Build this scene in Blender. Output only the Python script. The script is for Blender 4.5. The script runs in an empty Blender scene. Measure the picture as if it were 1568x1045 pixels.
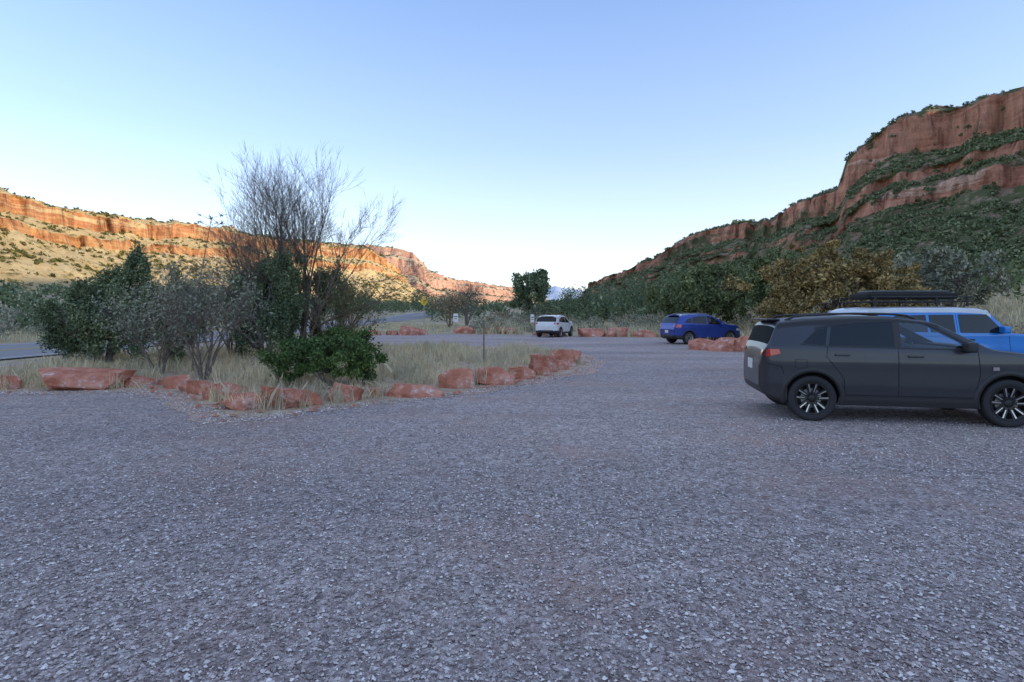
import bpy, bmesh, math, random
import numpy as np
from mathutils import Vector, noise, Matrix
random.seed(7); rng=np.random.default_rng(7)
sc=bpy.context.scene
R=math.radians

# ------------------------------------------------------------ helpers
def link(o):
    sc.collection.objects.link(o); return o
def mesh_np(name,V,F,mats=(),smooth=False,midx=None):
    V=np.asarray(V,dtype=np.float32); F=np.asarray(F,dtype=np.int32)
    me=bpy.data.meshes.new(name)
    me.vertices.add(len(V)); me.vertices.foreach_set("co",V.ravel())
    n,k=F.shape
    me.loops.add(n*k); me.loops.foreach_set("vertex_index",F.ravel())
    me.polygons.add(n); me.polygons.foreach_set("loop_start",np.arange(0,n*k,k,dtype=np.int32))
    for m in mats: me.materials.append(m)
    if midx is not None: me.polygons.foreach_set("material_index",np.asarray(midx,dtype=np.int32))
    me.polygons.foreach_set("use_smooth",np.full(n,smooth))
    me.update(calc_edges=True)
    return link(bpy.data.objects.new(name,me))
def empty(name,loc=(0,0,0),rz=0):
    e=bpy.data.objects.new(name,None); e.location=loc; e.rotation_euler=(0,0,rz); e.empty_display_size=.2
    return link(e)
def child(o,p): o.parent=p; return o

class NT:
    def __init__(s,name):
        s.m=bpy.data.materials.new(name); s.m.use_nodes=True
        s.t=s.m.node_tree; s.b=s.t.nodes["Principled BSDF"]
    def n(s,typ,**kw):
        nd=s.t.nodes.new(typ)
        for k,v in kw.items():
            if k in nd.inputs: nd.inputs[k].default_value=v
            else: setattr(nd,k,v)
        return nd
    def l(s,a,b): s.t.links.new(a,b)
    def coord(s,out="Object"):
        return s.n("ShaderNodeTexCoord").outputs[out]
    def noise(s,vec,scale,detail=4,rough=.55):
        x=s.n("ShaderNodeTexNoise"); x.inputs["Scale"].default_value=scale; x.inputs["Detail"].default_value=detail; x.inputs["Roughness"].default_value=rough
        s.l(vec,x.inputs["Vector"]); return x.outputs["Fac"]
    def ramp(s,fac,stops,interp='LINEAR'):
        r=s.n("ShaderNodeValToRGB"); r.color_ramp.interpolation=interp
        e=r.color_ramp.elements
        while len(e)<len(stops): e.new(.5)
        for i,(p,c) in enumerate(stops):
            e[i].position=p; e[i].color=(c[0],c[1],c[2],1) if not isinstance(c,(float,int)) else (c,c,c,1)
        s.l(fac,r.inputs[0]); return r.outputs[0]
    def mix(s,fac,a,b,mode='MIX'):
        m=s.n("ShaderNodeMix",data_type='RGBA',blend_type=mode)
        for i,v in ((0,fac),(6,a),(7,b)):
            if isinstance(v,(int,float)): m.inputs[i].default_value=v
            elif isinstance(v,tuple): m.inputs[i].default_value=(v[0],v[1],v[2],1)
            else: s.l(v,m.inputs[i])
        return m.outputs[2]
    def bump(s,h,strength=.5,dist=.02):
        b=s.n("ShaderNodeBump"); b.inputs["Strength"].default_value=strength; b.inputs["Distance"].default_value=dist
        s.l(h,b.inputs["Height"]); s.l(b.outputs[0],s.b.inputs["Normal"]); return b
    def col(s,c): s.l(c,s.b.inputs["Base Color"])
def simple(name,c,rough=.5,metal=0,coat=0):
    m=NT(name); b=m.b
    b.inputs["Base Color"].default_value=(*c,1); b.inputs["Roughness"].default_value=rough; b.inputs["Metallic"].default_value=metal
    b.inputs["Coat Weight"].default_value=coat
    return m.m

# ------------------------------------------------------------ materials
def leaf_mat(name,c1,c2,c3):
    m=NT(name); g=m.n("ShaderNodeNewGeometry")
    a=m.ramp(g.outputs["Random Per Island"],[(0,c1),(.5,c2),(1,c3)])
    nz=m.noise(m.coord(),.9,2)
    sh=m.ramp(nz,[(.35,(.7,.75,.75)),(.65,(1.2,1.15,1.0))])
    m.col(m.mix(1.0,a,sh,'MULTIPLY')); m.b.inputs["Roughness"].default_value=.75
    m.b.inputs["Specular IOR Level"].default_value=.25
    return m.m
M_jun=leaf_mat("juniper_foliage",(.075,.115,.07),(.155,.21,.125),(.28,.33,.19))
M_green=leaf_mat("green_foliage",(.07,.10,.045),(.15,.19,.085),(.27,.30,.15))
M_bush=leaf_mat("bush_foliage",(.04,.085,.03),(.09,.155,.05),(.18,.26,.09))
M_gold=leaf_mat("oak_foliage",(.16,.125,.055),(.33,.245,.11),(.50,.37,.17))
M_sage=leaf_mat("sage_foliage",(.16,.17,.13),(.29,.30,.23),(.42,.42,.33))
M_brush=leaf_mat("brush_foliage",(.19,.16,.11),(.32,.27,.19),(.46,.39,.29))
M_grass=leaf_mat("dry_grass_blades",(.46,.38,.25),(.70,.61,.44),(.84,.77,.60))
M_hillsh=leaf_mat("hill_shrub_foliage",(.07,.10,.05),(.15,.19,.10),(.27,.30,.18))
M_hilllit=leaf_mat("mesa_shrub_foliage",(.06,.07,.025),(.11,.11,.04),(.19,.17,.06))
def bark(name,c1,c2):
    m=NT(name); m.col(m.ramp(m.noise(m.coord(),14,4),[(.3,c1),(.7,c2)])); m.b.inputs["Roughness"].default_value=.9; return m.m
M_bark=bark("bark",(.13,.11,.10),(.28,.25,.22))
M_twig=bark("grey_twig",(.13,.105,.085),(.28,.235,.20))
M_twigb=bark("brown_twig",(.15,.11,.07),(.30,.22,.14))

def mk_gravel():
    m=NT("gravel"); c=m.coord()
    v1=m.n("ShaderNodeTexVoronoi"); v1.inputs["Scale"].default_value=34; m.l(c,v1.inputs["Vector"])
    v2=m.n("ShaderNodeTexVoronoi"); v2.inputs["Scale"].default_value=80; m.l(c,v2.inputs["Vector"])
    s1=m.n("ShaderNodeSeparateColor"); m.l(v1.outputs["Color"],s1.inputs[0])
    s2=m.n("ShaderNodeSeparateColor"); m.l(v2.outputs["Color"],s2.inputs[0])
    a=m.ramp(s1.outputs[0],[(0,(.155,.122,.118)),(.35,(.41,.345,.332)),(.7,(.58,.50,.485)),(.88,(.75,.69,.67)),(1,(.92,.89,.86))])
    b=m.ramp(s2.outputs[1],[(0,(.18,.145,.14)),(.5,(.49,.42,.405)),(1,(.82,.74,.71))])
    k=m.mix(.38,a,b)
    d3=m.ramp(m.noise(c,5,6,.75),[(.3,.72),(.7,1.28)])
    k=m.mix(1.0,k,d3,'MULTIPLY')
    dirt=m.ramp(m.noise(c,60,3),[(.3,(.44,.285,.24)),(.7,(.62,.445,.385))])
    big=m.ramp(m.noise(c,.42,8,.74),[(.49,0.0),(.66,.85)])
    k=m.mix(big,k,dirt)
    # tyre-worn lanes: broad, stretched patches
    mp=m.n("ShaderNodeMapping"); mp.inputs["Scale"].default_value=(.10,.35,.1); mp.inputs["Rotation"].default_value=(0,0,.5); m.l(c,mp.inputs[0])
    tr=m.ramp(m.noise(mp.outputs[0],1.0,5,.6),[(.35,(.80,.80,.82)),(.65,(1.14,1.11,1.08))])
    k=m.mix(1.0,k,tr,'MULTIPLY')
    m.col(k); m.b.inputs["Roughness"].default_value=.9; m.b.inputs["Specular IOR Level"].default_value=.2
    ad=m.n("ShaderNodeMath",operation='ADD'); m.l(v1.outputs["Distance"],ad.inputs[0]); m.l(v2.outputs["Distance"],ad.inputs[1])
    inv=m.n("ShaderNodeMath",operation='MULTIPLY'); inv.inputs[1].default_value=-1; m.l(ad.outputs[0],inv.inputs[0])
    m.bump(inv.outputs[0],1.0,.02); return m.m
M_gravel=mk_gravel()
def mk_peb():
    m=NT("gravel_chips"); g=m.n("ShaderNodeNewGeometry")
    m.col(m.ramp(g.outputs["Random Per Island"],[(0,(.17,.14,.135)),(.4,(.42,.355,.34)),(.7,(.58,.51,.49)),(.9,(.74,.69,.67)),(1,(.88,.86,.84))]))
    m.b.inputs["Roughness"].default_value=.8; return m.m
M_peb=mk_peb()
def mk_soil(name,stops,scale=3):
    m=NT(name); c=m.coord(); a=m.ramp(m.noise(c,scale,8,.7),stops); f=m.ramp(m.noise(c,.05,5,.6),[(.4,(.8,.85,.8)),(.6,(1.1,1.05,1.0))])
    m.col(m.mix(1.0,a,f,'MULTIPLY')); m.b.inputs["Roughness"].default_value=.95; m.bump(m.noise(c,25,4),.6,.03); return m.m
M_soil=mk_soil("ground_soil",[(.3,(.24,.20,.13)),(.5,(.40,.33,.22)),(.7,(.56,.48,.34))],.6)
M_isl=mk_soil("island_soil",[(.3,(.36,.22,.16)),(.5,(.46,.34,.25)),(.7,(.60,.52,.38))],2.2)
M_skirt=mk_soil("red_dirt",[(.3,(.36,.22,.17)),(.5,(.50,.33,.27)),(.7,(.54,.45,.42))],6)
def mk_asph():
    m=NT("asphalt"); c=m.coord(); m.col(m.ramp(m.noise(c,30,4),[(.3,(.17,.17,.185)),(.7,(.26,.255,.27))])); m.b.inputs["Roughness"].default_value=.8; m.bump(m.noise(c,80,2),.3,.01); return m.m
M_asph=mk_asph()
M_yel=simple("yellow_road_paint",(.6,.42,.05),.7); M_whp=simple("white_road_paint",(.7,.7,.68),.7)
def mk_boulder():
    m=NT("red_sandstone"); c=m.coord()
    a=m.ramp(m.noise(c,2.6,8,.7),[(.3,(.34,.12,.075)),(.5,(.55,.225,.15)),(.68,(.70,.37,.27))])
    w=m.ramp(m.noise(c,3.7,8,.75),[(.55,0.0),(.63,.85)])
    k=m.mix(w,a,(.72,.62,.58)); m.col(k); m.b.inputs["Roughness"].default_value=.92; m.b.inputs["Specular IOR Level"].default_value=.2
    m.bump(m.noise(c,9,8,.7),.8,.07); return m.m
M_rock=mk_boulder()
def mk_cliff(name,rock,soil,green,hz,haze=0.0,strz=.16):
    m=NT(name); c=m.coord()
    mp=m.n("ShaderNodeMapping"); mp.inputs["Scale"].default_value=(.012,.012,strz); m.l(c,mp.inputs[0])
    st=m.noise(mp.outputs[0],1.0,7,.7)
    r=m.ramp(st,[(.30,rock[0]),(.45,rock[1]),(.55,rock[0]),(.62,rock[2]),(.72,rock[1])])
    mv=m.n("ShaderNodeMapping"); mv.inputs["Scale"].default_value=(.22,.22,.03); m.l(c,mv.inputs[0])
    vn=m.ramp(m.noise(mv.outputs[0],1.0,7,.72),[(.36,(.35,.30,.30)),(.47,(.85,.85,.85)),(.68,(1.3,1.3,1.3))])
    r=m.mix(1.0,r,vn,'MULTIPLY')
    s=m.ramp(m.noise(c,.12,8,.75),[(.35,soil[0]),(.6,soil[1])])
    g=m.ramp(m.noise(c,.19,9,.8),[(green[1],0.0),(green[1]+.06,1.0)])
    s=m.mix(g,s,green[0])
    at=m.n("ShaderNodeAttribute",attribute_name="rock")
    ad=m.n("ShaderNodeMath",operation='MULTIPLY_ADD'); m.l(m.noise(c,.09,8,.78),ad.inputs[0]); ad.inputs[1].default_value=1.5; m.l(at.outputs["Fac"],ad.inputs[2])
    dv=m.n("ShaderNodeMath",operation='DIVIDE'); m.l(ad.outputs[0],dv.inputs[0]); dv.inputs[1].default_value=2.5
    k=m.mix(m.ramp(dv.outputs[0],[(.46,0.0),(.54,1.0)]),s,r)
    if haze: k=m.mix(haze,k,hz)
    m.col(k); m.b.inputs["Roughness"].default_value=.95; m.b.inputs["Specular IOR Level"].default_value=.1
    m.bump(m.noise(c,.5,9,.75),1.0,2.5); return m.m
M_hill=mk_cliff("hill_red_rock",[(.58,.25,.165),(.78,.40,.275),(.84,.58,.45)],[(.38,.22,.16),(.44,.34,.25)],((.15,.17,.085),.44),(.4,.5,.6))
M_mesa=mk_cliff("mesa_red_rock",[(.60,.25,.13),(.80,.46,.22),(.88,.66,.38)],[(.66,.48,.24),(.80,.65,.38)],((.20,.18,.06),.53),(.4,.5,.6))
M_far=mk_cliff("far_mesa_hazed_rock",[(.52,.24,.15),(.68,.38,.24),(.74,.54,.38)],[(.60,.42,.25),(.66,.52,.34)],((.24,.22,.14),.52),(.46,.50,.60),.15,.06)  # rock and soil colours with blue-grey aerial haze mixed in
M_blue=simple("distant_mountain_haze_tint",(.42,.52,.68),1)  # aerial haze painted as one flat pale blue

# ------------------------------------------------------------ terrain
def sstep(a,b,x):
    t=np.clip((x-a)/(b-a),0,1); return t*t*(3-2*t)
def H(x,y):
    x=np.asarray(x,float); y=np.asarray(y,float)
    d=(x-17)+.12*(y-20)
    r=np.clip(d,0,100)*.085*sstep(14,26,y)
    r2=np.clip(x-24,0,110)*.07*(1-sstep(14,26,y))
    f=np.clip(y-58,0,600)*.017
    l=np.clip(-x-40,0,110)*.06
    u=.25*np.sin(x*.09+1)*np.sin(y*.07)*sstep(52,80,np.hypot(x,y))
    return np.maximum(r+r2,0)+f*(1-.6*sstep(0,60,x))+l+u
def axis(n,k,lim):
    t=np.linspace(-1,1,n); return lim*np.sinh(k*t)/np.sinh(k)
ax=axis(281,6.2,5000); X,Y=np.meshgrid(ax,ax+20)
Z=H(X,Y)
V=np.stack([X,Y,Z],-1).reshape(-1,3); n=len(ax)
ii=np.arange(n*n).reshape(n,n); F=np.stack([ii[:-1,:-1],ii[:-1,1:],ii[1:,1:],ii[1:,:-1]],-1).reshape(-1,4)
mesh_np("ground",V,F,[M_soil],True)

def smooth_poly(pts,per=14,jit=.12,seed=0,fq=.9):
    P=np.array(pts,float); N=len(P); out=[]
    for i in range(N):
        p0,p1,p2,p3=P[i-1],P[i],P[(i+1)%N],P[(i+2)%N]
        for t in np.arange(per)/per:
            q=.5*((2*p1)+(p2-p0)*t+(2*p0-5*p1+4*p2-p3)*t*t+(-p0+3*p1-3*p2+p3)*t**3)
            nz=noise.noise_vector(Vector((q[0]*fq,q[1]*fq,seed)))
            out.append((q[0]+nz.x*jit,q[1]+nz.y*jit))
    return np.array(out)
def poly_sheet(name,P,z,mat):
    bm=bmesh.new(); vs=[bm.verts.new((p[0],p[1],z)) for p in P]; f=bm.faces.new(vs)
    if f.normal.z<0: f.normal_flip()
    bmesh.ops.triangulate(bm,faces=bm.faces[:]); me=bpy.data.meshes.new(name); bm.to_mesh(me); bm.free(); me.materials.append(mat)
    return link(bpy.data.objects.new(name,me))
def inside(P,x,y):
    c=np.zeros(len(x),bool); N=len(P)
    for i in range(N):
        x1,y1=P[i]; x2,y2=P[i-1]
        k=((y1>y)!=(y2>y))
        if y1!=y2: c^=k&(x<(x2-x1)*(y-y1)/(y2-y1)+x1)
    return c
LOT=smooth_poly([(-16.5,-20),(0,-22),(16,-20),(22,-8),(23,6),(19,17),(14,20.5),(11.3,24),(8.8,25.6),(9,28),(13.5,29.5),(14.6,34),(12,39),(6,42),(0,46),(-7,47),(-13,45),(-17,41),(-17.2,34),(-17,24),(-16.8,8),(-16.6,-8)],10,.25,3)
ISL=smooth_poly([(-15.5,12.6),(-11,12.0),(-9.4,12.0),(-7.6,12.0),(-6.3,10.9),(-5.1,9.4),(-4.1,9.0),(-3.1,9.9),(-1.9,11.0),(-.6,12.4),(.6,14.0),(1.9,16.2),(2.7,19.4),(2.7,23),(1.6,27),(-2,29.2),(-7,30),(-12,29),(-15.4,26),(-16,18)],12,.2,9,1.3)
poly_sheet("gravel_parking_lot",LOT,.004,M_gravel)
cen=np.array([-5.,19.]); dv=ISL-cen; ln_=np.linalg.norm(dv,axis=1,keepdims=True)
wv=np.array([noise.noise(Vector((q[0]*.8,q[1]*.8,2.)))+.6*noise.noise(Vector((q[0]*3.1,q[1]*3.1,5.))) for q in ISL])[:,None]
poly_sheet("red_dirt_verge",cen+dv*(1+(.28+.38*wv)/ln_),.008,M_skirt)
poly_sheet("island_ground",ISL,.012,M_isl)
poly_sheet("driveway_gravel",np.array([(-18.6,33),(-16,32.2),(-16,41),(-18.6,41.5)]),.009,M_gravel)
def strip(name,x0,x1,y0,y1,dz,mat,n=160):
    Vs=[];Fs=[]; ys=np.linspace(y0,y1,n)
    for y in ys:
        for x in (x0,x1): Vs.append((x,y,float(H(x,y))+dz))
    for i in range(n-1):
        a=2*i; Fs.append((a,a+1,a+3,a+2))
    return mesh_np(name,Vs,Fs,[mat])
strip("asphalt_road",-27.2,-18.2,-80,420,.05,M_asph,300)
strip("road_centre_line",-22.85,-22.7,-80,420,.056,M_yel,300)
strip("road_centre_line",-22.6,-22.45,-80,420,.056,M_yel,300)
strip("road_edge_line",-18.75,-18.62,-80,420,.056,M_whp,300)
strip("road_edge_line",-26.8,-26.67,-80,420,.056,M_whp,300)

# ------------------------------------------------------------ hills (lofted)
def fbm(x,y,z,s,o=5):
    return noise.fractal(Vector((x*s,y*s,z*s)),.9,2.1,o)
def loft_hill(name,stations,prof,mat,n=300,amp=5,s=.02,seed=0,back=(50,.96,70),crack=3.0,nose=0):
    S=np.array(stations,float)
    d=np.r_[0,np.cumsum(np.hypot(np.diff(S[:,3]),np.diff(S[:,4]))+.3*np.hypot(np.diff(S[:,0]),np.diff(S[:,1])))]
    t=np.linspace(0,d[-1],n); I=np.stack([np.interp(t,d,S[:,k]) for k in range(6)],1)
    pr=[];rk=[]
    for (a,b) in zip(prof[:-1],prof[1:]):
        L=math.hypot(b[0]-a[0],b[1]-a[1]); st=(b[1]-a[1])/(b[0]-a[0])>2.2; k=max(5 if st else 2,int(L*60))
        for j in range(k): pr.append((a[0]+(b[0]-a[0])*j/k,a[1]+(b[1]-a[1])*j/k)); rk.append(1.0 if st else 0.0)
    pr.append(prof[-1]); rk.append(.6); m0=len(pr)
    V=[];tag=[];RK=[]
    for i in range(n):
        fx,fy,fz,rx,ry,rz=I[i]
        dx,dy=rx-fx,ry-fy; L=math.hypot(dx,dy); ux,uy=dx/L,dy/L
        g=noise.noise(Vector((rx*.011,ry*.011,seed+3)))*.07
        k1=noise.fractal(Vector((rx*.03,ry*.03,seed)),.8,2.2,4)
        for (u,v),rr in zip(pr,rk):
            e=g*math.sin(math.pi*min(max(u,0),1))
            x=fx+dx*(u+e); y=fy+dy*(u+e); z=fz+(rz-fz)*v
            w=min(1,u*3)
            q=fbm(x,y,seed,s); q2=fbm(x,y,z*.3+seed,s*4,4)
            cr=abs(noise.noise(Vector((x*.09,y*.09,z*.015+seed))))+.5*abs(noise.noise(Vector((x*.22,y*.22,z*.05+seed))))
            o=(q*amp*2.2+q2*amp*.8-(cr-.3)*crack*(1.6 if rr>.5 else .3))*w
            zz=z+(noise.noise(Vector((x*s*2,y*s*2,seed+9)))*amp*.5+fbm(x,y,seed+4,s*5,4)*amp*.28)*w
            if rr>.5: zz+=noise.noise(Vector((x*.10,y*.10,seed)))*(2.8 if nose else 1.6)
            V.append((x-ux*o,y-uy*o,zz)); tag.append((u,v)); RK.append(rr*(.85+.5*k1)*(1 if not nose else (.55 if ry>320 and v<.9 else 1)))
        x,y,z=V[-1]
        V.append((x+ux*back[0]*.4,y+uy*back[0]*.4,z*.985)); V.append((x+ux*back[0],y+uy*back[0],z*back[1]));V.append((x+ux*(back[0]+back[2]),y+uy*(back[0]+back[2]),-5.)); tag+= [(1.1,1)]*3; RK+=[0,0,0]
    m=m0+3; ii=np.arange(n*m).reshape(n,m)
    F=np.stack([ii[:-1,:-1],ii[:-1,1:],ii[1:,1:],ii[1:,:-1]],-1).reshape(-1,4)
    V=np.array(V)
    o=mesh_np(name,V,F,[mat],True)
    at=o.data.attributes.new("rock",'FLOAT','POINT'); at.data.foreach_set("value",np.array(RK,dtype=np.float32))
    return V,F,np.array(tag)
RH=loft_hill("red_rock_hill",[
 (40,430,4,67,500,28),(60,360,5,86,450,35),(70,320,6,107,430,43),(85,290,7,134,440,61),(100,260,7,162,420,68),(105,235,8,168,370,63),
 (108,215,8,174,340,69),(112,200,8,183,320,72),(115,194,8,186,315,88),(117,190,8,194,310,97),(119,180,8,205,300,106),(122,165,8,218,290,107),
 (128,140,8,234,260,104),(150,105,8,262,225,114),(180,50,10,300,150,130),(200,-20,10,330,50,136),(205,-120,10,335,-100,138),(200,-330,8,320,-300,125)],  # last stations lie out of view, their ridge height set to shadow the lot
 [(0,0),(.2,.12),(.45,.30),(.62,.45),(.64,.54),(.70,.58),(.715,.64),(.92,.775),(.935,.97),(1,1)],M_hill,n=620,amp=4.0,s=.018,seed=2,crack=8.0,nose=1)
LM=loft_hill("sunlit_mesa",[
 (-230,-60,8,-330,-40,62),(-190,60,8,-290,130,64),(-160,140,8,-238,255,60),(-152,190,8,-236,300,58),(-148,240,8,-236,350,60),(-132,310,8,-216,430,68),(-125,370,8,-212,480,68),
 (-112,450,9,-190,560,73),(-88,540,9,-165,620,77),(-70,640,9,-150,700,60)],
 [(0,0),(.2,.14),(.5,.38),(.66,.54),(.675,.64),(.78,.70),(.86,.76),(.875,.93),(1,1)],M_mesa,n=560,amp=4.5,s=.022,seed=11,crack=6.5)
FM=loft_hill("far_red_mesa",[
 (-300,700,8,-330,900,112),(-230,720,8,-262,905,112),(-160,740,9,-192,900,108),(-120,760,9,-160,905,101),(-95,780,9,-134,915,70),(-60,820,10,-104,1020,64),(20,900,10,-5,1200,58),(90,950,8,70,1300,40)],
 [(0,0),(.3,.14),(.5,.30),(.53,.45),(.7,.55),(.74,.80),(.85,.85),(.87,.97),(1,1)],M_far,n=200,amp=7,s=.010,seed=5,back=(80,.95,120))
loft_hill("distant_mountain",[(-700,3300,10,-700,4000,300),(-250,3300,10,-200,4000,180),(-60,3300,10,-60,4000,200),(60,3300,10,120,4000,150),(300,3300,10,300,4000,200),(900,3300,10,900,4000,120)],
 [(0,0),(.5,.5),(1,1)],M_blue,n=120,amp=16,s=.003,seed=15,back=(200,.8,400))

# ------------------------------------------------------------ foliage
def unit(a): return a/np.maximum(np.linalg.norm(a,axis=-1,keepdims=True),1e-6)
def leaf_quads(C,size,elong=1.6,up=0.0):
    n=len(C); a=unit(rng.normal(size=(n,3))+np.array([0,0,up])); b=unit(np.cross(a,rng.normal(size=(n,3))))
    s=(np.asarray(size)*rng.uniform(.6,1.4,n))[:,None]
    a=a*s*elong*.5; b=b*s*.5
    V=np.stack([C-a,C+b*.8-a*.1,C+a,C-b*.8-a*.1],1).reshape(-1,3)
    F=np.arange(4*n).reshape(-1,4); return V,F
def crown_points(center,rad,nclump,nleaf,cl=.22,shell=.55,bottom=-.8):
    d=unit(rng.normal(size=(nclump,3))); d[:,2]=np.where(d[:,2]<bottom,-d[:,2],d[:,2])
    r=rng.uniform(shell,1.0,nclump)[:,None]*(1+.18*np.sin(d[:,:1]*5+center[0])+.14*np.sin(d[:,1:2]*7+center[1]))
    cc=d*r
    k=rng.integers(0,nclump,nleaf); sz=rng.uniform(.5,1.3,nclump)[k][:,None]*cl
    off=unit(rng.normal(size=(nleaf,3)))*rng.uniform(.1,1,nleaf)[:,None]
    return (cc[k]+off*sz*np.array([1,1,1.4]))*np.array(rad)+np.array(center)
class Tubes:
    def __init__(s): s.V=[];s.F=[]
    def seg(s,p,q,r1,r2,k=4):
        p=Vector(p);q=Vector(q); d=(q-p)
        if d.length<1e-5: return
        d.normalize(); a=d.orthogonal().normalized(); b=d.cross(a); o=len(s.V)
        for c,r in((p,r1),(q,r2)):
            for j in range(k):
                t=2*math.pi*j/k; s.V.append(c+a*(math.cos(t)*r)+b*(math.sin(t)*r))
        for j in range(k): s.F.append((o+j,o+(j+1)%k,o+k+(j+1)%k,o+k+j))
    def obj(s,name,mat): return mesh_np(name,[tuple(v) for v in s.V],s.F,[mat],True)
def grow(T,p,d,L,r,lv,maxlv,spread=.5,up=.15,nk=(2,4),tips=None,segs=4,decay=.68,wob=.18):
    p=Vector(p); d=Vector(d).normalized(); pts=[(p.copy(),d.copy(),r)]
    for i in range(segs):
        d=(d+Vector((random.gauss(0,wob),random.gauss(0,wob),random.gauss(0,wob)+up))*.5).normalized()
        q=p+d*(L/segs); r2=r*(1-.45*(i+1)/segs)
        T.seg(p,q,pts[-1][2],r2,6 if lv<2 else (4 if lv<3 else 3)); p=q; pts.append((p.copy(),d.copy(),r2))
    if lv>=maxlv:
        if tips is not None: tips.append(p.copy())
        return
    for c in range(random.randint(*nk)):
        k=random.randint(max(1,segs//3),segs); pp,dd,rr=pts[k]
        s=Vector((random.gauss(0,1),random.gauss(0,1),random.gauss(0,.7))).normalized()
        nd=(dd+s*spread*random.uniform(.6,1.3)).normalized()
        grow(T,pp,nd,L*decay*random.uniform(.75,1.2),max(rr*.62,.0035),lv+1,maxlv,spread,up,nk,tips,segs if lv<2 else 3,decay,wob)
    grow(T,p,d,L*decay,max(pts[-1][2]*.85,.0035),lv+1,maxlv,spread,up,nk,tips,segs if lv<2 else 3,decay,wob)

random.seed(21)
e=empty("bare_tree",(-7.7,20.5,0)); T=Tubes()
for a,tilt,L in((2.9,.62,2.8),(3.5,.36,2.95),(0.3,.18,2.9),(-.2,.40,2.5),(1.6,.15,2.9),(4.6,.3,2.6),(2.6,.25,3.0),(.6,.1,2.95),(3.1,.9,2.4),(3.3,.5,2.8)):
    grow(T,(math.cos(a)*.12,math.sin(a)*.12,0),(math.cos(a)*tilt,math.sin(a)*tilt,1),L,.075,0,5,.62,.09,(2,4),None,4,.66,.17)
child(T.obj("trunk_and_branches",M_twig),e)

def leafy_tree(name,loc,rad,h_c,nclump,nleaf,size,mat,barkm=M_bark,cl=.24,shell=.45,stems=4,elong=1.8,up=.6,bottom=-.8,extra=None,tr=.09):
    z=float(H(loc[0],loc[1])); e=empty(name,(loc[0],loc[1],z)); T=Tubes()
    for i in range(stems):
        a=random.uniform(0,6.28); tl=random.uniform(.2,.7)
        grow(T,(math.cos(a)*.1,math.sin(a)*.1,-.05),(math.cos(a)*tl,math.sin(a)*tl,1),h_c*.75,tr,0,3,.7,.1,(2,3),None,4,.6,.2)
    child(T.obj("trunk_and_limbs",barkm),e)
    P=crown_points((0,0,h_c),rad,nclump,nleaf,cl,shell,bottom)
    if extra:
        for (c,r,nc,nl) in extra: P=np.vstack([P,crown_points(c,r,nc,nl,cl,shell,bottom)])
    P=P[P[:,2]>.03]
    Vv,Ff=leaf_quads(P,size,elong,up); child(mesh_np("foliage",Vv,Ff,[mat]),e); return e
random.seed(5)
leafy_tree("juniper_tree",(-13.6,19.0),(1.6,1.4,1.5),1.45,130,34000,.054,M_jun,cl=.23,extra=[((.9,.1,2.4),(.75,.7,1.3),40,10000),((-.8,0,1.1),(.9,.8,1.1),30,7000)])
leafy_tree("juniper_tree",(-10.9,18.0),(1.2,1.1,1.35),1.35,90,22000,.052,M_jun,cl=.23)
leafy_tree("juniper_tree",(-8.4,19.4),(1.35,1.1,1.7),1.75,100,28000,.052,M_jun,cl=.20,extra=[((.6,.2,2.8),(.8,.7,1.2),30,4500)])
leafy_tree("juniper_tree",(-7.0,21.5),(1.2,1.0,1.7),1.9,70,14000,.052,M_green,cl=.18)
def twig_shrub(name,loc,h,n,spread,mat,r=.03,lv=4,leaf=None,nk=(2,4),tilt=.55,seed=1,sz=.05,up=.12):
    random.seed(seed); e=empty(name,(loc[0],loc[1],float(H(*loc)))); T=Tubes(); tips=[]
    for i in range(n):
        a=random.uniform(0,6.28); tl=random.uniform(.1,tilt)
        grow(T,(math.cos(a)*.06,math.sin(a)*.06,-.02),(math.cos(a)*tl,math.sin(a)*tl,1),h*.36,r,0,lv,spread,up,nk,tips,3,.68,.22)
    child(T.obj("stems",mat),e)
    if leaf:
        P=np.array([tuple(t) for t in tips]); P=np.repeat(P,leaf[1],0)+rng.normal(size=(len(P)*leaf[1],3))*leaf[2]
        P=P[P[:,2]>.05]; Vv,Ff=leaf_quads(P,sz,1.8,.4); child(mesh_np("foliage",Vv,Ff,[leaf[0]]),e)
    return e
twig_shrub("grey_shrub",(-7.75,14.3),3.1,7,.55,M_twig,.04,4,(M_sage,3,.10),(2,3),.5,3)
twig_shrub("grey_shrub",(-9.6,15.6),2.7,5,.55,M_twig,.03,4,(M_sage,4,.10),(2,3),.5,13)
twig_shrub("thin_shrub",(-5.9,20.0),3.3,6,.55,M_twigb,.03,4,(M_green,1,.10),(2,3),.5,8)
twig_shrub("thin_shrub",(-10.6,21.5),4.0,6,.55,M_twigb,.04,4,(M_brush,1,.10),(2,3),.4,18)
T=Tubes(); random.seed(4); e=empty("dry_flower_stalk",(-9.1,16.2,0)); p=Vector((0,0,0)); d=Vector((.03,0,1))
for i in range(12):
    q=p+d*.37; d=(d+Vector((random.gauss(.01,.03),0,0))).normalized(); T.seg(p,q,.03-.0018*i,.028-.0018*i,5); p=q
for i in range(7):
    a=random.uniform(0,6.28); q=p-Vector((0,0,.05*i)); q2=q+Vector((math.cos(a)*.3,math.sin(a)*.3,.12)); T.seg(q,q2,.008,.006,3)
    for j in range(8): q3=q2+Vector((random.gauss(0,.06),random.gauss(0,.06),random.gauss(0,.04))); T.seg(q2,q3,.012,.008,3)
child(T.obj("stalk",M_bark),e)
leafy_tree("round_green_bush",(-4.25,13.3),(1.3,1.0,.62),.58,110,24000,.048,M_bush,cl=.20,shell=.6,stems=3,up=.2,elong=1.5,bottom=-.7,tr=.02)
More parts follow.
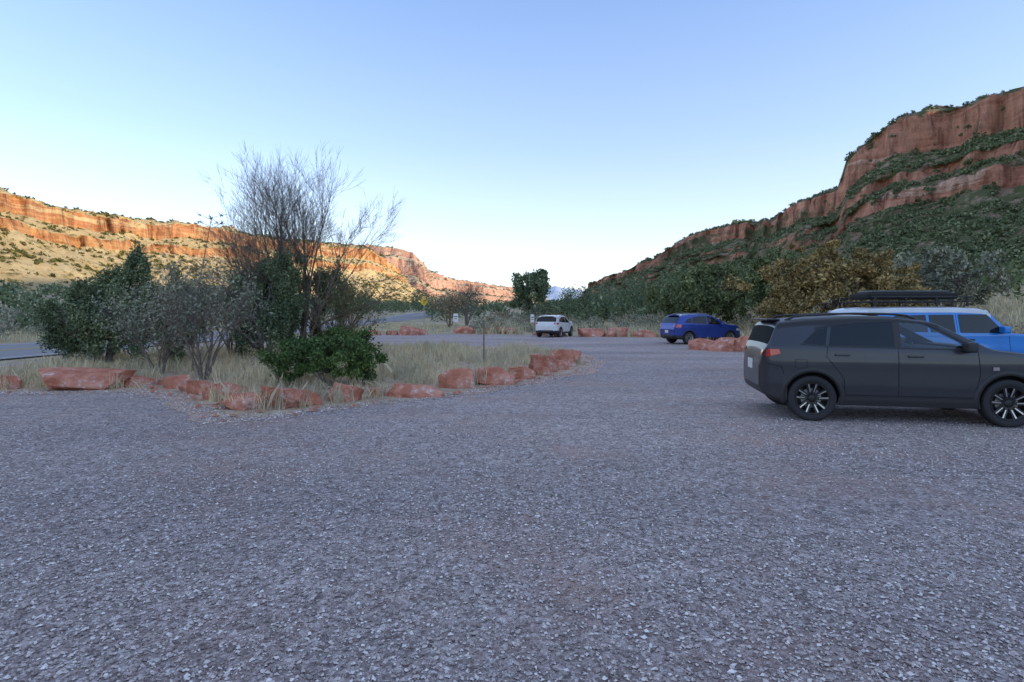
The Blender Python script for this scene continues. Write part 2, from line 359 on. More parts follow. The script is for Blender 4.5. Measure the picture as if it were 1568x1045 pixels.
leafy_tree("scrub_oak",(17.6,31),(4.6,3.2,2.2),2.4,170,28000,.12,M_gold,cl=.15,shell=.5,stems=12,up=.2,extra=[((-.8,0,4.0),(2.2,1.8,1.5),45,6000),((2.6,.2,3.0),(2.4,2,1.7),40,5500)])
leafy_tree("juniper_tree",(16.0,47),(3.6,3.0,2.6),2.8,90,16000,.15,M_green,cl=.22)
leafy_tree("juniper_tree",(20.5,45),(3.2,3.0,2.9),3.2,90,15000,.15,M_green,cl=.22)
leafy_tree("juniper_tree",(3.4,92),(3.3,3.2,2.6),5.2,60,9500,.26,M_jun,cl=.25,stems=5,extra=[((-1.5,0,3.0),(2.2,2,1.8),20,2600)])
leafy_tree("sagebrush_tree",(27,38),(2.6,2.4,2.1),2.6,60,9000,.14,M_sage,cl=.22)
leafy_tree("sagebrush_tree",(31,40),(2.8,2.6,2.0),2.4,60,9000,.14,M_sage,cl=.22)
twig_shrub("bare_shrub_tree",(-5.6,70),7.0,7,.55,M_twig,.09,4,None,(2,4),.55,31)
twig_shrub("bare_shrub_tree",(-7.2,66),4.6,7,.55,M_twigb,.07,4,(M_brush,2,.25),(2,3),.6,33,.12)

def mass(name,pts,rads,per,size,mat,flat=.75,elong=1.5,shell=.5):
    n=len(pts); z=H(pts[:,0],pts[:,1])
    k=np.repeat(np.arange(n),per); r=rads[k]
    nc=7
    cd=unit(rng.normal(size=(n,nc,3))); cd[:,:,2]=np.abs(cd[:,:,2])*1.0-.1
    c=cd[k,rng.integers(0,nc,len(k))]*.55
    off=unit(rng.normal(size=(len(k),3)))*rng.uniform(shell,1,len(k))[:,None]*.5
    P=(c+off)*np.array([1,1,flat*1.25])*r[:,None]; P[:,2]+=r*flat*.45
    P[:,0]+=pts[k,0]; P[:,1]+=pts[k,1]; P[:,2]=np.maximum(P[:,2],.02)+z[k]
    V,F=leaf_quads(P,(size*r),elong,.4); return mesh_np(name,V,F,[mat])
def scatter(n,x0,x1,y0,y1,cond=None):
    p=np.stack([rng.uniform(x0,x1,n),rng.uniform(y0,y1,n)],1)
    k=~inside(LOT,p[:,0],p[:,1]) & ~((p[:,0]>-28.5)&(p[:,0]<-17))
    if cond is not None: k&=cond(p[:,0],p[:,1])
    return p[k]
p=scatter(700,20,170,50,330,lambda x,y:(x>12+.06*y)&(x>.2*y-10)); q=len(p)//2
mass("hill_foot_trees",p[:q],rng.uniform(1.6,3.3,q),120,.17,M_green,.95); mass("hill_foot_trees",p[q:],rng.uniform(1.2,2.8,len(p)-q),110,.17,M_hillsh,.9)
p=scatter(220,6,40,75,200,lambda x,y:(x>.05*y)); mass("valley_trees",p,rng.uniform(1.3,2.8,len(p)),130,.16,M_jun,.9)
p=scatter(300,-75,8,85,420,lambda x,y:(x<-29)|(x>-16)); mass("valley_trees",p,rng.uniform(1.3,3.0,len(p)),100,.17,M_jun,.9)
p=scatter(420,-170,-38,45,330); mass("valley_trees",p,rng.uniform(1.5,3.2,len(p)),100,.17,M_jun,.9)
p=scatter(240,-60,-29,18,80); mass("sage_brush",p,rng.uniform(.6,1.4,len(p)),160,.13,M_sage,.8)
p=scatter(240,-16,34,44,95,lambda x,y:x>-3); mass("sage_brush",p,rng.uniform(.5,1.2,len(p)),160,.13,M_sage,.8)
p=scatter(260,-16,40,48,120,lambda x,y:x>-4); mass("brown_brush",p,rng.uniform(.5,1.4,len(p)),160,.13,M_brush,.85)
p=scatter(40,13,26,22,46,lambda x,y:(y>23)); mass("brown_brush",p,rng.uniform(.4,.9,len(p)),400,.09,M_brush,.9)
p=np.array([(9,88),(12,95),(15.5,90),(18,84),(21,92),(25,88),(13.5,80),(29,95),(23,80),(-16,120),(-20,128),(-13,116),(-34,105),(-31,118),(-39,100),(-10,124)],float)
mass("valley_juniper_trees",p,rng.uniform(2.8,4.3,len(p)),1500,.06,M_jun,1.15)
def hill_shrubs(name,data,n,mat,dens,rr,per,size):
    V,F,tag=data
    a=V[F]; c=a.mean(1); nr=np.cross(a[:,2]-a[:,0],a[:,3]-a[:,1]); ar=np.linalg.norm(nr,axis=1)*.5; nz=np.abs(nr[:,2])/(2*ar+1e-6)
    t=tag[F].mean(1)
    nn=np.array([noise.noise(Vector((q[0]*.03,q[1]*.03,q[2]*.05))) for q in c])
    w=ar*np.where(nz>.55,1,.04)*dens(t[:,1])*np.clip(.9+nn*1.6,.1,3)*(t[:,0]<1.12)*(c[:,2]>3)*(c[:,1]>20)
    k=rng.choice(len(F),n,p=w/w.sum()); uv=rng.uniform(0,1,(n,2))
    A=V[F[k]]; P0=(A[:,0]*(1-uv[:,:1])+A[:,1]*uv[:,:1])*(1-uv[:,1:])+(A[:,3]*(1-uv[:,:1])+A[:,2]*uv[:,:1])*uv[:,1:]
    r=rng.uniform(rr[0],rr[1],n)*rng.uniform(.7,1.1,n); kk=np.repeat(np.arange(n),per)
    d=unit(rng.normal(size=(len(kk),3))); d[:,2]=np.abs(d[:,2])
    P=P0[kk]+d*(r[kk]*rng.uniform(.35,1,len(kk)))[:,None]*np.array([1,1,.95])
    Vv,Ff=leaf_quads(P,size*r[kk],1.3,.2); mesh_np(name,Vv,Ff,[mat])
hill_shrubs("hillside_shrubs",RH,13000,M_hillsh,lambda v:np.interp(v,[0,.25,.5,.7,.9,1],[2.2,2.0,1.3,1.1,.5,.6]),(.9,2.4),40,.45)
hill_shrubs("mesa_shrubs",LM,9000,M_hilllit,lambda v:np.interp(v,[0,.2,.5,.8,1],[2.5,1.2,.8,.6,1.2]),(.7,1.7),14,.75)
hill_shrubs("far_mesa_shrubs",FM,2000,M_hilllit,lambda v:np.interp(v,[0,.2,.5,.8,1],[2.5,1.5,.8,.3,.5]),(1.5,3.5),12,.8)

# ------------------------------------------------------------ grass
def grass(name,pts,h,w,mat,lean=.35,tuft=10):
    n=len(pts); k=np.repeat(np.arange(n),tuft); N=len(k)
    b=np.zeros((N,3)); b[:,:2]=pts[k]+rng.normal(size=(N,2))*.05; b[:,2]=H(b[:,0],b[:,1])
    hh=(h*rng.uniform(.5,1.25,n))[k]*rng.uniform(.5,1.1,N)
    a=rng.uniform(0,6.28,N); ln=np.abs(rng.normal(size=N))*lean
    tip=b+np.stack([np.cos(a)*ln*hh,np.sin(a)*ln*hh,hh],1)
    mid=b+np.stack([np.cos(a)*ln*hh*.3,np.sin(a)*ln*hh*.3,hh*.55],1)
    s=rng.uniform(0,3.14,N); sd=np.stack([np.cos(s),np.sin(s),np.zeros(N)],1)*w*.5
    V=np.stack([b-sd,b+sd,mid+sd*.8,tip,mid-sd*.8],1).reshape(-1,3)
    F=np.arange(5*N).reshape(-1,5); return mesh_np(name,V,F,[mat])
def nmask(p,s,t): return np.array([noise.noise(Vector((a*s,b*s,4.)))>t for a,b in p])
p=np.stack([rng.uniform(-17,3,9000),rng.uniform(9,30.5,9000)],1)
ISI=cen+(ISL-cen)*.94
p=p[inside(ISI,p[:,0],p[:,1])]; p1=p[nmask(p,.45,-.12)]
grass("dry_grass",p1,.42,.010,M_grass,.4,11)
grass("dry_grass",p[::3],.16,.010,M_grass,.9,10)
p=scatter(8000,-17,30,41,75); p=p[nmask(p,.15,-.15)]; q=p[:,0]<-3; grass("dry_grass",p[~q],.8,.035,M_grass,.35,6); grass("dry_grass",p[q],.30,.035,M_grass,.35,6)
p=scatter(5000,9,40,17,45,lambda x,y:(x>12)|(y>24)); p=p[nmask(p,.25,-.2)]; grass("dry_grass",p,.5,.02,M_grass,.35,9)
p=scatter(5000,-46,-28.6,10,70); grass("dry_grass",p,.5,.025,M_grass,.35,5)
p=scatter(6000,24,90,22,70); grass("dry_grass",p,.8,.05,M_grass,.35,6)

# ------------------------------------------------------------ gravel chips and verge stones
STONE=np.array([[1,0,0],[0,1,0],[-1,0,0],[0,-1,0],[0,0,1],[0,0,-1]],float)
SF=np.array([[0,1,4],[1,2,4],[2,3,4],[3,0,4]])
def stones(name,x,y,s,mat,z0):
    n=len(x)
    V=STONE[None]*rng.uniform(.55,1.15,(n,6,3))+rng.normal(size=(n,6,3))*.18
    V*=np.array([1,.75,.6]); a=rng.uniform(0,6.28,n); ca,sa=np.cos(a),np.sin(a)
    V=np.stack([V[:,:,0]*ca[:,None]-V[:,:,1]*sa[:,None],V[:,:,0]*sa[:,None]+V[:,:,1]*ca[:,None],V[:,:,2]],-1)*s[:,None,None]
    V+=np.stack([x,y,s*.28+z0],1)[:,None]
    F=(SF[None]+(np.arange(n)*6)[:,None,None]).reshape(-1,3); mesh_np(name,V.reshape(-1,3),F,[mat])
def chips(name,n,x0,x1,y0,y1,s0,s1,mat):
    y=y0+(y1-y0)*rng.uniform(0,1,n)**1.2; x=rng.uniform(-1,1,n)*(y*.95+.5)
    cl=np.array([noise.noise(Vector((a*.5,b*.5,1.))) for a,b in zip(x,y)])
    k=(x>x0)&(x<x1)&(cl>rng.uniform(-.9,.2,n)); x=x[k];y=y[k]
    stones(name,x,y,s0+(s1-s0)*rng.uniform(0,1,len(x))**2.2,mat,.005)
chips("loose_gravel",90000,-14,16,1.9,9,.007,.019,M_peb)
def edge_rubble(name,n,s0,s1,mat,off,spread):
    i=rng.integers(0,len(ISL),n); j=(i+1)%len(ISL); t=rng.uniform(0,1,n)[:,None]
    P=ISL[i]*(1-t)+ISL[j]*t; d=P-cen; d/=np.linalg.norm(d,axis=1,keepdims=True); P=P+d*(off+rng.normal(size=(n,1))*spread)
    P=P[P[:,1]<22]; stones(name,P[:,0],P[:,1],s0+(s1-s0)*rng.uniform(0,1,len(P))**3,mat,.012)
edge_rubble("verge_gravel",14000,.010,.028,M_peb,.08,.24)
edge_rubble("red_rock_rubble",380,.02,.09,M_rock,-.15,.25)

# ------------------------------------------------------------ boulders
def boulder(x,y,w,h,seed):
    bm=bmesh.new(); bmesh.ops.create_cube(bm,size=1.0)
    bmesh.ops.subdivide_edges(bm,edges=bm.edges[:],cuts=9,use_grid_fill=True)
    random.seed(seed); dep=w*random.uniform(.6,.9); of=Vector((seed*3.1,seed*1.7,seed*.9))
    planes=[]
    for i in range(10):
        nn=Vector((random.gauss(0,1),random.gauss(0,1),random.gauss(.35,.6))).normalized(); planes.append((nn,random.uniform(.35,.50)))
    for v in bm.verts:
        c=v.co*1.0
        for nn,d in planes:
            e=c.dot(nn)-d
            if e>0: c-=nn*e*.97
        c+=noise.noise_vector(c*2.4+of)*.05+noise.noise_vector(c*8+of)*.025
        v.co=Vector((c.x*w*1.02,c.y*dep,(c.z+.30)*h*1.15))
    me=bpy.data.meshes.new("red_boulder"); bm.to_mesh(me); bm.free(); me.materials.append(M_rock)
    o=link(bpy.data.objects.new("red_boulder",me)); o.location=(x,y,0); o.rotation_euler=(random.gauss(0,.07),random.gauss(0,.07),random.uniform(-.4,.4)); return o
RB=[(-9.57,12.65,1.6,.5),(-11.1,12.6,.5,.32),(-8.66,13.2,.85,.27),(-7.45,12.7,.6,.3),(-6.4,11.8,.65,.3),(-5.65,11.1,.75,.4),(-4.75,10.1,.95,.3),(-4.0,10.25,.9,.4),
 (-3.2,10.9,.72,.34),(-2.0,11.6,1.2,.27),(-1.25,12.8,.75,.46),(-.45,13.5,1.05,.44),(.3,14.7,.75,.34),(.8,15.4,.6,.3),(.9,16.3,.95,.6),(1.6,18.0,.8,.6),(1.9,19.3,.8,.5),(1.35,17.0,.6,.35),(-5.15,10.6,.4,.2),(-2.75,11.6,.35,.18),(-6.9,12.2,.4,.2),
 (-8.2,45.3,1.6,.75),(-7.4,46,1.0,.5),(-4.1,49.5,1.8,.75),(-.6,48.3,1.6,.55),(-2.2,49,1.0,.5),(5.9,42.4,2.0,.65),(7.8,42.2,1.8,.75),(9.7,41.6,1.6,.6),(11.2,41,1.2,.5),
 (8.9,26.7,1.15,.55),(9.75,25.9,1.6,.62),(10.6,25.0,1.2,.85),(11.4,24.4,1.1,.7),(12.6,22.8,1.2,.6),(-11,44.6,1.2,.5),(-12.6,45,1.1,.5),(-14.2,44,1.2,.5),(-9.6,45.5,1,.4),
 (-13,12.7,.9,.4),(14,21.4,1.1,.6),(15.6,20.4,1.2,.6),(2.2,44.6,1.2,.5),(3.6,43.6,1.1,.4)]
for i,(x,y,w,h) in enumerate(RB): boulder(x,y,w,h,i+3)

def box(name,c,s,mat,parent=None,bev=.01,rot=(0,0,0)):
    bm=bmesh.new(); bmesh.ops.create_cube(bm,size=1.0)
    for v in bm.verts: v.co=Vector((v.co.x*s[0],v.co.y*s[1],v.co.z*s[2]))
    if bev: bmesh.ops.bevel(bm,geom=bm.edges[:],offset=min(bev,min(s)*.45),segments=3,affect='EDGES',profile=.6)
    me=bpy.data.meshes.new(name); bm.to_mesh(me); bm.free(); me.materials.append(mat)
    o=link(bpy.data.objects.new(name,me)); o.location=c; o.rotation_euler=rot
    if parent: o.parent=parent
    return o
# ------------------------------------------------------------ signs and posts
M_metal=simple("galvanised_metal",(.35,.35,.36),.5,.6); M_wht=simple("sign_white",(.8,.8,.8),.5); M_sy=simple("sign_yellow",(.75,.5,.03),.5); M_blk=simple("black_paint",(.02,.02,.02),.5)
M_post=bark("post_wood",(.16,.13,.11),(.26,.22,.18))
e=empty("wooden_post",(-.96,19.4,0)); box("post",(0,0,.72),(.05,.05,1.46),M_post,e,.008); box("cap",(0,0,1.46),(.065,.065,.03),M_metal,e,.005)
zz=float(H(-11.6,75)); e=empty("diamond_warning_sign",(-11.6,75,zz)); box("post",(0,.05,1.6),(.09,.07,3.2),M_metal,e,.005); box("panel",(0,0,3.0),(.8,.02,.8),M_sy,e,.004,(0,R(45),0)); box("arrow",(0,-.014,2.95),(.1,.006,.5),M_blk,e,.001); box("arrow_head",(.1,-.018,3.15),(.3,.006,.1),M_blk,e,.001)
for (x,y,w,h,zc) in((-4.95,50,.42,.75,1.35),(1.75,49,.32,.7,1.3)):
    e=empty("small_white_sign",(x,y,0)); box("post",(0,.04,.8),(.06,.05,1.6),M_metal,e,.005); box("panel",(0,0,zc),(w,.02,h),M_wht,e,.004); box("lettering",(0,-.014,zc+.1),(w*.7,.004,.08),M_blk,e,.001); box("lettering_line",(0,-.014,zc-.08),(w*.6,.004,.05),M_blk,e,.001)

# ------------------------------------------------------------ cars
M_tyre=simple("tyre_rubber",(.025,.025,.028),.75); M_plas=simple("black_plastic",(.028,.028,.031),.5); M_int=simple("interior_dark",(.012,.012,.013),.8)
M_alloy=simple("alloy_silver",(.55,.56,.58),.3,.9); M_rimblk=simple("rim_black",(.025,.025,.027),.35,.3)
M_glass=simple("tinted_glass",(.008,.010,.012),.04); M_red=simple("tail_light_red",(.50,.012,.02),.15,0,1.0); M_lens=simple("lamp_lens",(.7,.7,.72),.1,.2,1.0)
M_rglass=simple("rear_privacy_glass",(.012,.014,.016),.6); M_rglass.node_tree.nodes["Principled BSDF"].inputs["Specular IOR Level"].default_value=.02
M_chrome=simple("chrome",(.7,.7,.7),.15,1); M_seam=simple("panel_gap",(.004,.004,.004),.9); M_plate=simple("number_plate",(.75,.75,.7),.4)
mg=NT("clear_glass")
tb=mg.n("ShaderNodeBsdfTransparent"); tb.inputs[0].default_value=(.78,.84,.86,1); gl=mg.n("ShaderNodeBsdfGlossy"); gl.inputs["Roughness"].default_value=.02
mxs=mg.n("ShaderNodeMixShader"); mxs.inputs[0].default_value=.08; mg.l(tb.outputs[0],mxs.inputs[1]); mg.l(gl.outputs[0],mxs.inputs[2])
mg.l(mxs.outputs[0],mg.t.nodes["Material Output"].inputs[0]); M_clear=mg.m
def paint(name,c,metal=.5,rough=.32,coat=.7):
    m=NT(name); b=m.b; b.inputs["Metallic"].default_value=metal; b.inputs["Roughness"].default_value=rough; b.inputs["Coat Weight"].default_value=coat; b.inputs["Coat Roughness"].default_value=.04
    nz=m.noise(m.coord(),3,5,.6); m.col(m.ramp(nz,[(.3,tuple(k*.9 for k in c)),(.7,c)])); return m.m
def lathe(name,prof,mat,parent,loc,seg=40,smooth=True):
    V=[];F=[];m=len(prof)
    for i in range(seg):
        a=2*math.pi*i/seg
        for (r,y) in prof: V.append((math.cos(a)*r,y,math.sin(a)*r))
    for i in range(seg):
        j=(i+1)%seg
        for k in range(m-1): F.append((i*m+k,i*m+k+1,j*m+k+1,j*m+k))
    o=mesh_np(name,V,F,[mat],smooth); o.location=loc; o.parent=parent; return o
def wheel(parent,x,y,r,side,style,tag):
    w=.11; rr=r*.70
    e=bpy.data.objects.new("wheel_"+tag,None); link(e); e.parent=parent; e.location=(x,y,r); e.scale=(1,side,1)
    lathe("tyre",[(rr,-w),(r*.9,-w*1.02),(r*.97,-w*.9),(r,-w*.6),(r,-.02),(r*.985,-.015),(r*.985,.015),(r,.02),(r,w*.6),(r*.97,w*.9),(r*.9,w*1.02),(rr+.012,w*.93),(rr,w*.8)],M_tyre,e,(0,0,0),48)
    lathe("rim",[(rr,w*.9),(rr-.014,w*.92),(rr-.03,w*.5),(rr-.03,-w*.6)],M_alloy if style else M_rimblk,e,(0,0,0))
    lathe("rim_back",[(rr,.0),(.02,.0),(0.0,.0)],M_int,e,(0,0,0))
    lathe("brake_disc",[(.15,.012),(.05,.014)],M_metal,e,(0,0,0))
    lathe("hub",[(.06,.01),(.055,w*.66),(.03,w*.7),(0,w*.7)],M_rimblk,e,(0,0,0),20)
    V=[];F=[];mi=[]
    def bar(p1,p2,w1,w2,y1,y2,mt):
        dx,dz=p2[0]-p1[0],p2[1]-p1[1]; L=math.hypot(dx,dz); nx,nz=-dz/L,dx/L; o=len(V)
        for (pp,ww,yy) in((p1,w1,y1),(p2,w2,y2)):
            for q,yo in((-1,-.03),(-1,0),(1,0),(1,-.03)): V.append((pp[0]+nx*ww*q,yy+yo,pp[1]+nz*ww*q))
        for k in range(3): F.append((o+k,o+k+1,o+5+k,o+4+k)); mi.append(mt if k==1 else 1)
    pl=lambda a,r_:(math.cos(a)*r_,math.sin(a)*r_)
    for i in range(5):
        a0=2*math.pi*i/5+.3
        for s in(-1,1):
            bar(pl(a0+s*.30,.06),pl(a0+s*.30,rr-.012),.020,.024,w*.60,w*.78,1)
            bar(pl(a0+s*.26,.10),pl(a0+s*.245,rr-.02),.0065,.0095,w*.65,w*.83,0)
            if style: bar(pl(a0+s*.32,.06),pl(a0+s*.30,rr-.015),.012,.014,w*.66,w*.84,0)
    o=mesh_np("spokes",V,F,[M_alloy,M_rimblk],False,mi); o.parent=e
def smoothed(xs,pts,s=.035):
    px=[p[0] for p in pts]; pz=[p[1] for p in pts]; acc=np.zeros_like(xs); W=0
    for k in np.linspace(-2,2,7):
        w=math.exp(-k*k/2); xx=np.clip(xs+k*s,px[0],px[-1]); acc=acc+w*np.interp(xx,px,pz); W+=w
    return acc/W
def prism_cutter(name,pl,hy):
    b_=bmesh.new(); a=[b_.verts.new((x,-hy,z)) for x,z in pl]; b=[b_.verts.new((x,hy,z)) for x,z in pl]
    b_.faces.new(a); b_.faces.new(b[::-1])
    for i in range(len(pl)): j=(i+1)%len(pl); b_.faces.new((a[j],a[i],b[i],b[j]))
    return b_
class Car:
    nl=16; nu=8; nr=11
    def __init__(s,name,loc,rz,P,body,roofm=None):
        s.P=P; s.e=empty(name,loc,rz); L=P['L']
        gx=np.linspace(0,L,1800); s.gx=gx; s.gT=smoothed(gx,P['top'],.02); s.gb=smoothed(gx,P['bot'],.02); s.gW=smoothed(gx,P['plan'],.03)
        s.k_z=[.2,.34,.55,.80,.93,.97,1.2]; s.k_w=[.93,.972,.990,.992,1.0,.990,.972]
        u=np.linspace(0,1,95); xs=L*(u-.9*np.sin(2*np.pi*u)/(2*np.pi)); V=[]
        for x in xs:
            h=s.sec(x); V.append(np.vstack([h,h[-2::-1]*np.array([1,-1,1])]))
        m=len(V[0]); V=np.vstack(V); F=[];mi=[]
        half=m//2+1
        for i in range(len(xs)-1):
            for j in range(m):
                a=i*m+j;b=i*m+(j+1)%m; F.append((a,b,b+m,a+m))
                jj=j if j<half-1 else (m-2-j)
                xm=(xs[i]+xs[i+1])/2; zc=(V[a][2]+V[b][2])/2
                t=0
                if roofm and jj>=s.nl+s.nu and P['roof'][0]<xm<P['roof'][1]: t=1
                if (xm<P['clad'][0] or xm>L-P['clad'][0]) and zc<P['clad'][1]: t=2
                mi.append(t)
        bm=bmesh.new(); bv=[bm.verts.new(v) for v in V]
        for f,t in zip(F,mi):
            q=bm.faces.new([bv[k] for k in f]); q.material_index=t; q.smooth=True
        for st in(0,(len(xs)-1)*m):
            q=bm.faces.new([bv[st+k] for k in range(m)]); q.material_index=0
        bmesh.ops.recalc_face_normals(bm,faces=bm.faces[:])
        me=bpy.data.meshes.new("body"); bm.to_mesh(me); bm.free()
        for mm in(body,roofm or body,M_plas,M_int): me.materials.append(mm)
        ob=link(bpy.data.objects.new("body",me))
        cb=prism_cutter("c",P['hole'],1.3) if 'hole' in P else bmesh.new(); rA=P['r']+.055
        for wx in(P['xr'],P['xf']):
            for sd in(-1,1):
                bmesh.ops.create_cone(cb,cap_ends=True,segments=48,radius1=rA,radius2=rA,depth=.6,matrix=Matrix.Translation((wx,sd*(P['W']-.26+.3),P['r']+.01))@Matrix.Rotation(R(90),4,'X'))
        cuts=[cb]
        if 'hole2' in P: cuts.append(prism_cutter("c2",P['hole2'],.69))
        objs=[]
        for b_ in cuts:
            bmesh.ops.recalc_face_normals(b_,faces=b_.faces[:])
            cm=bpy.data.meshes.new("cut"); b_.to_mesh(cm); b_.free(); co=link(bpy.data.objects.new("cut",cm)); objs.append(co)
            md=ob.modifiers.new("b",'BOOLEAN'); md.object=co; md.operation='DIFFERENCE'; md.solver='EXACT'
        dg=bpy.context.evaluated_depsgraph_get(); me2=bpy.data.meshes.new_from_object(ob.evaluated_get(dg))
        ob.modifiers.clear(); ob.data=me2
        for co in objs: bpy.data.objects.remove(co)
        for q in me2.polygons:
            c=q.center
            if 0.02<c.x<L-.02 and c.z<s.Te(c.x)-.02 and c.z>s.zb(c.x)+.02:
                if abs(c.y)<s.side(c.x,c.z)-.02: q.material_index=3; q.use_smooth=False
        ob.parent=s.e
    def T(s,x): return float(np.interp(x,s.gx,s.gT))
    def zb(s,x): return float(np.interp(x,s.gx,s.gb))
    def B(s,x): return min(float(np.interp(x,[p[0] for p in s.P['belt']],[p[1] for p in s.P['belt']])),s.T(x)-.05)
    def Wp(s,x): return float(np.interp(x,s.gx,s.gW))
    def Te(s,x):
        T=s.T(x);B=s.B(x); return T-min(.075,(T-B)*.6)
    def side(s,x,z):
        B=s.B(x); w=s.Wp(x)*float(np.interp(min(z,B),s.k_z,s.k_w))
        if z>B: w-= (z-B)*s.P.get('tumble',.30)
        return w
    def sec(s,x):
        zb,B,Te,T=s.zb(x),s.B(x),s.Te(x),s.T(x); out=[(x,0,zb),(x,s.side(x,zb)*.55,zb)]
        for t in np.linspace(0,1,s.nl): z=zb+(B-zb)*t; out.append((x,s.side(x,z)-(.03 if t==0 else 0),z))
        for t in np.linspace(0,1,s.nu+1)[1:]: z=B+(Te-B)*t; out.append((x,s.side(x,z),z))
        We=s.side(x,Te)
        for t in np.linspace(0,1,s.nr+1)[1:]:
            a=t*math.pi/2; out.append((x,We*max(math.cos(a),0)**.72 if t<1 else 0,Te+(T-Te)*math.sin(a)**.72))
        return np.array(out)
    def roofp(s,x,t):
        Te,T=s.Te(x),s.T(x); We=s.side(x,Te); a=t*math.pi/2
        return np.array([x,We*max(math.cos(a),0)**.72,Te+(T-Te)*math.sin(a)**.72])
    def sidepanel(s,name,pts_bot,pts_top,mat,off=.006,nx=24,nz=8):
        for sd in (-1,1):
            V=[];F=[]
            for i in range(nx+1):
                u=i/nx
                xb=np.interp(u,np.linspace(0,1,len(pts_bot)),[p[0] for p in pts_bot]); zb=np.interp(u,np.linspace(0,1,len(pts_bot)),[p[1] for p in pts_bot])
                xt=np.interp(u,np.linspace(0,1,len(pts_top)),[p[0] for p in pts_top]); zt=np.interp(u,np.linspace(0,1,len(pts_top)),[p[1] for p in pts_top])
                for j in range(nz+1):
                    v=j/nz; x=xb+(xt-xb)*v; z=zb+(zt-zb)*v; V.append((x,sd*(s.side(x,z)+off),z))
            for i in range(nx):
                for j in range(nz):
                    a=i*(nz+1)+j; f=(a,a+1,a+nz+2,a+nz+1); F.append(f if sd>0 else f[::-1])
            o=mesh_np(name,V,F,[mat],True); o.parent=s.e
    def toppanel(s,name,x0,x1,t0,mat,off=.006,nx=16,t1=None):
        ts=np.linspace(t0,1 if t1 is None else t1,10); V=[];F=[]
        for sd,tt in [(1,ts),(-1,ts)]:
            o0=len(V)
            for i in range(nx+1):
                x=x0+(x1-x0)*i/nx
                for t in tt:
                    p=s.roofp(x,t); p2=s.roofp(x+.01,t); sl=(p2[2]-p[2])/.01; nn=np.array([-sl,.15 if t<.3 else 0,1.]); nn/=np.linalg.norm(nn)
                    p=p+nn*off; V.append((p[0],sd*p[1],p[2]))
            for i in range(nx):
                for j in range(len(tt)-1): a=o0+i*len(tt)+j; F.append((a,a+1,a+len(tt)+1,a+len(tt)))
        o=mesh_np(name,V,F,[mat],True); o.parent=s.e
    def seam(s,name,pts,w=.007,mat=None,off=.003):
        for sd in(-1,1):
            V=[];F=[]; P=[]
            for a,b in zip(pts[:-1],pts[1:]):
                k=10
                for i in range(k): P.append((a[0]+(b[0]-a[0])*i/k,a[1]+(b[1]-a[1])*i/k))
            P.append(pts[-1])
            for i,(x,z) in enumerate(P):
                q=P[min(i+1,len(P)-1)]; p=P[max(i-1,0)]; dx,dz=q[0]-p[0],q[1]-p[1]; L=math.hypot(dx,dz)+1e-9; nx,nz=-dz/L*w/2,dx/L*w/2
                V.append((x+nx,sd*(s.side(x+nx,z+nz)+off),z+nz)); V.append((x-nx,sd*(s.side(x-nx,z-nz)+off),z-nz))
            for i in range(len(P)-1): F.append((2*i,2*i+1,2*i+3,2*i+2))
            o=mesh_np(name,V,F,[mat or M_seam]); o.parent=s.e
    def flare(s,xc,w=.07,off=.02,mat=None):
        r0=s.P['r']+.045; zc=s.P['r']+.01
        for sd in(-1,1):
            V=[];F=[];N=40
            for i in range(N+1):
                a=R(-22)+(math.pi+R(44))*i/N
                for (rr,oo) in((r0,-.12),(r0,off),(r0+w*.8,off),(r0+w,.001)):
                    x=xc+math.cos(a)*rr; z=max(zc+math.sin(a)*rr,s.zb(xc)+.01); V.append((x,sd*(s.side(x,z)+oo),z))
            for i in range(N):
                for j in range(3): b=i*4+j; F.append((b,b+1,b+5,b+4))
            o=mesh_np("arch_trim",V,F,[mat or M_plas],True); o.parent=s.e
    def wheels(s,style):
        P=s.P
        for t,x,sd in(("rear_left",P['xr'],1),("rear_right",P['xr'],-1),("front_left",P['xf'],1),("front_right",P['xf'],-1)):
            wheel(s.e,x,sd*(P['W']-.115),P['r'],sd,style,t)
    def mirrors(s,x,z,mat):
        for sd in(-1,1):
            y=s.side(x,z-.05)
            box("mirror_housing",(x,sd*(y+.11),z),(.13,.22,.15),mat,s.e,.045,(0,0,sd*.15)); box("mirror_arm",(x+.02,sd*(y+.01),z-.06),(.08,.1,.04),M_plas,s.e,.01)
    def handle(s,x,z,mat):
        for sd in(-1,1): box("door_handle",(x,sd*(s.side(x,z)+.022),z),(.2,.022,.03),mat,s.e,.01)
    def rails(s,x0,x1,y=.60,h=.045,mat=None):
        for sd in(-1,1):
            T=Tubes(); xs=np.linspace(x0,x1,14); p=None
            for i,x in enumerate(xs):
                z=s.T(x)+h*(0 if i in(0,13) else 1)-.015; q=(x,sd*y,z)
                if p: T.seg(p,q,.017,.017,8)
                p=q
            o=T.obj("roof_rail",mat or M_plas); o.parent=s.e

def origin_from_axle(px,py,rz,xr,W):
    lx,ly=xr,-W; return (px-(math.cos(rz)*lx-math.sin(rz)*ly),py-(math.sin(rz)*lx+math.cos(rz)*ly),0)
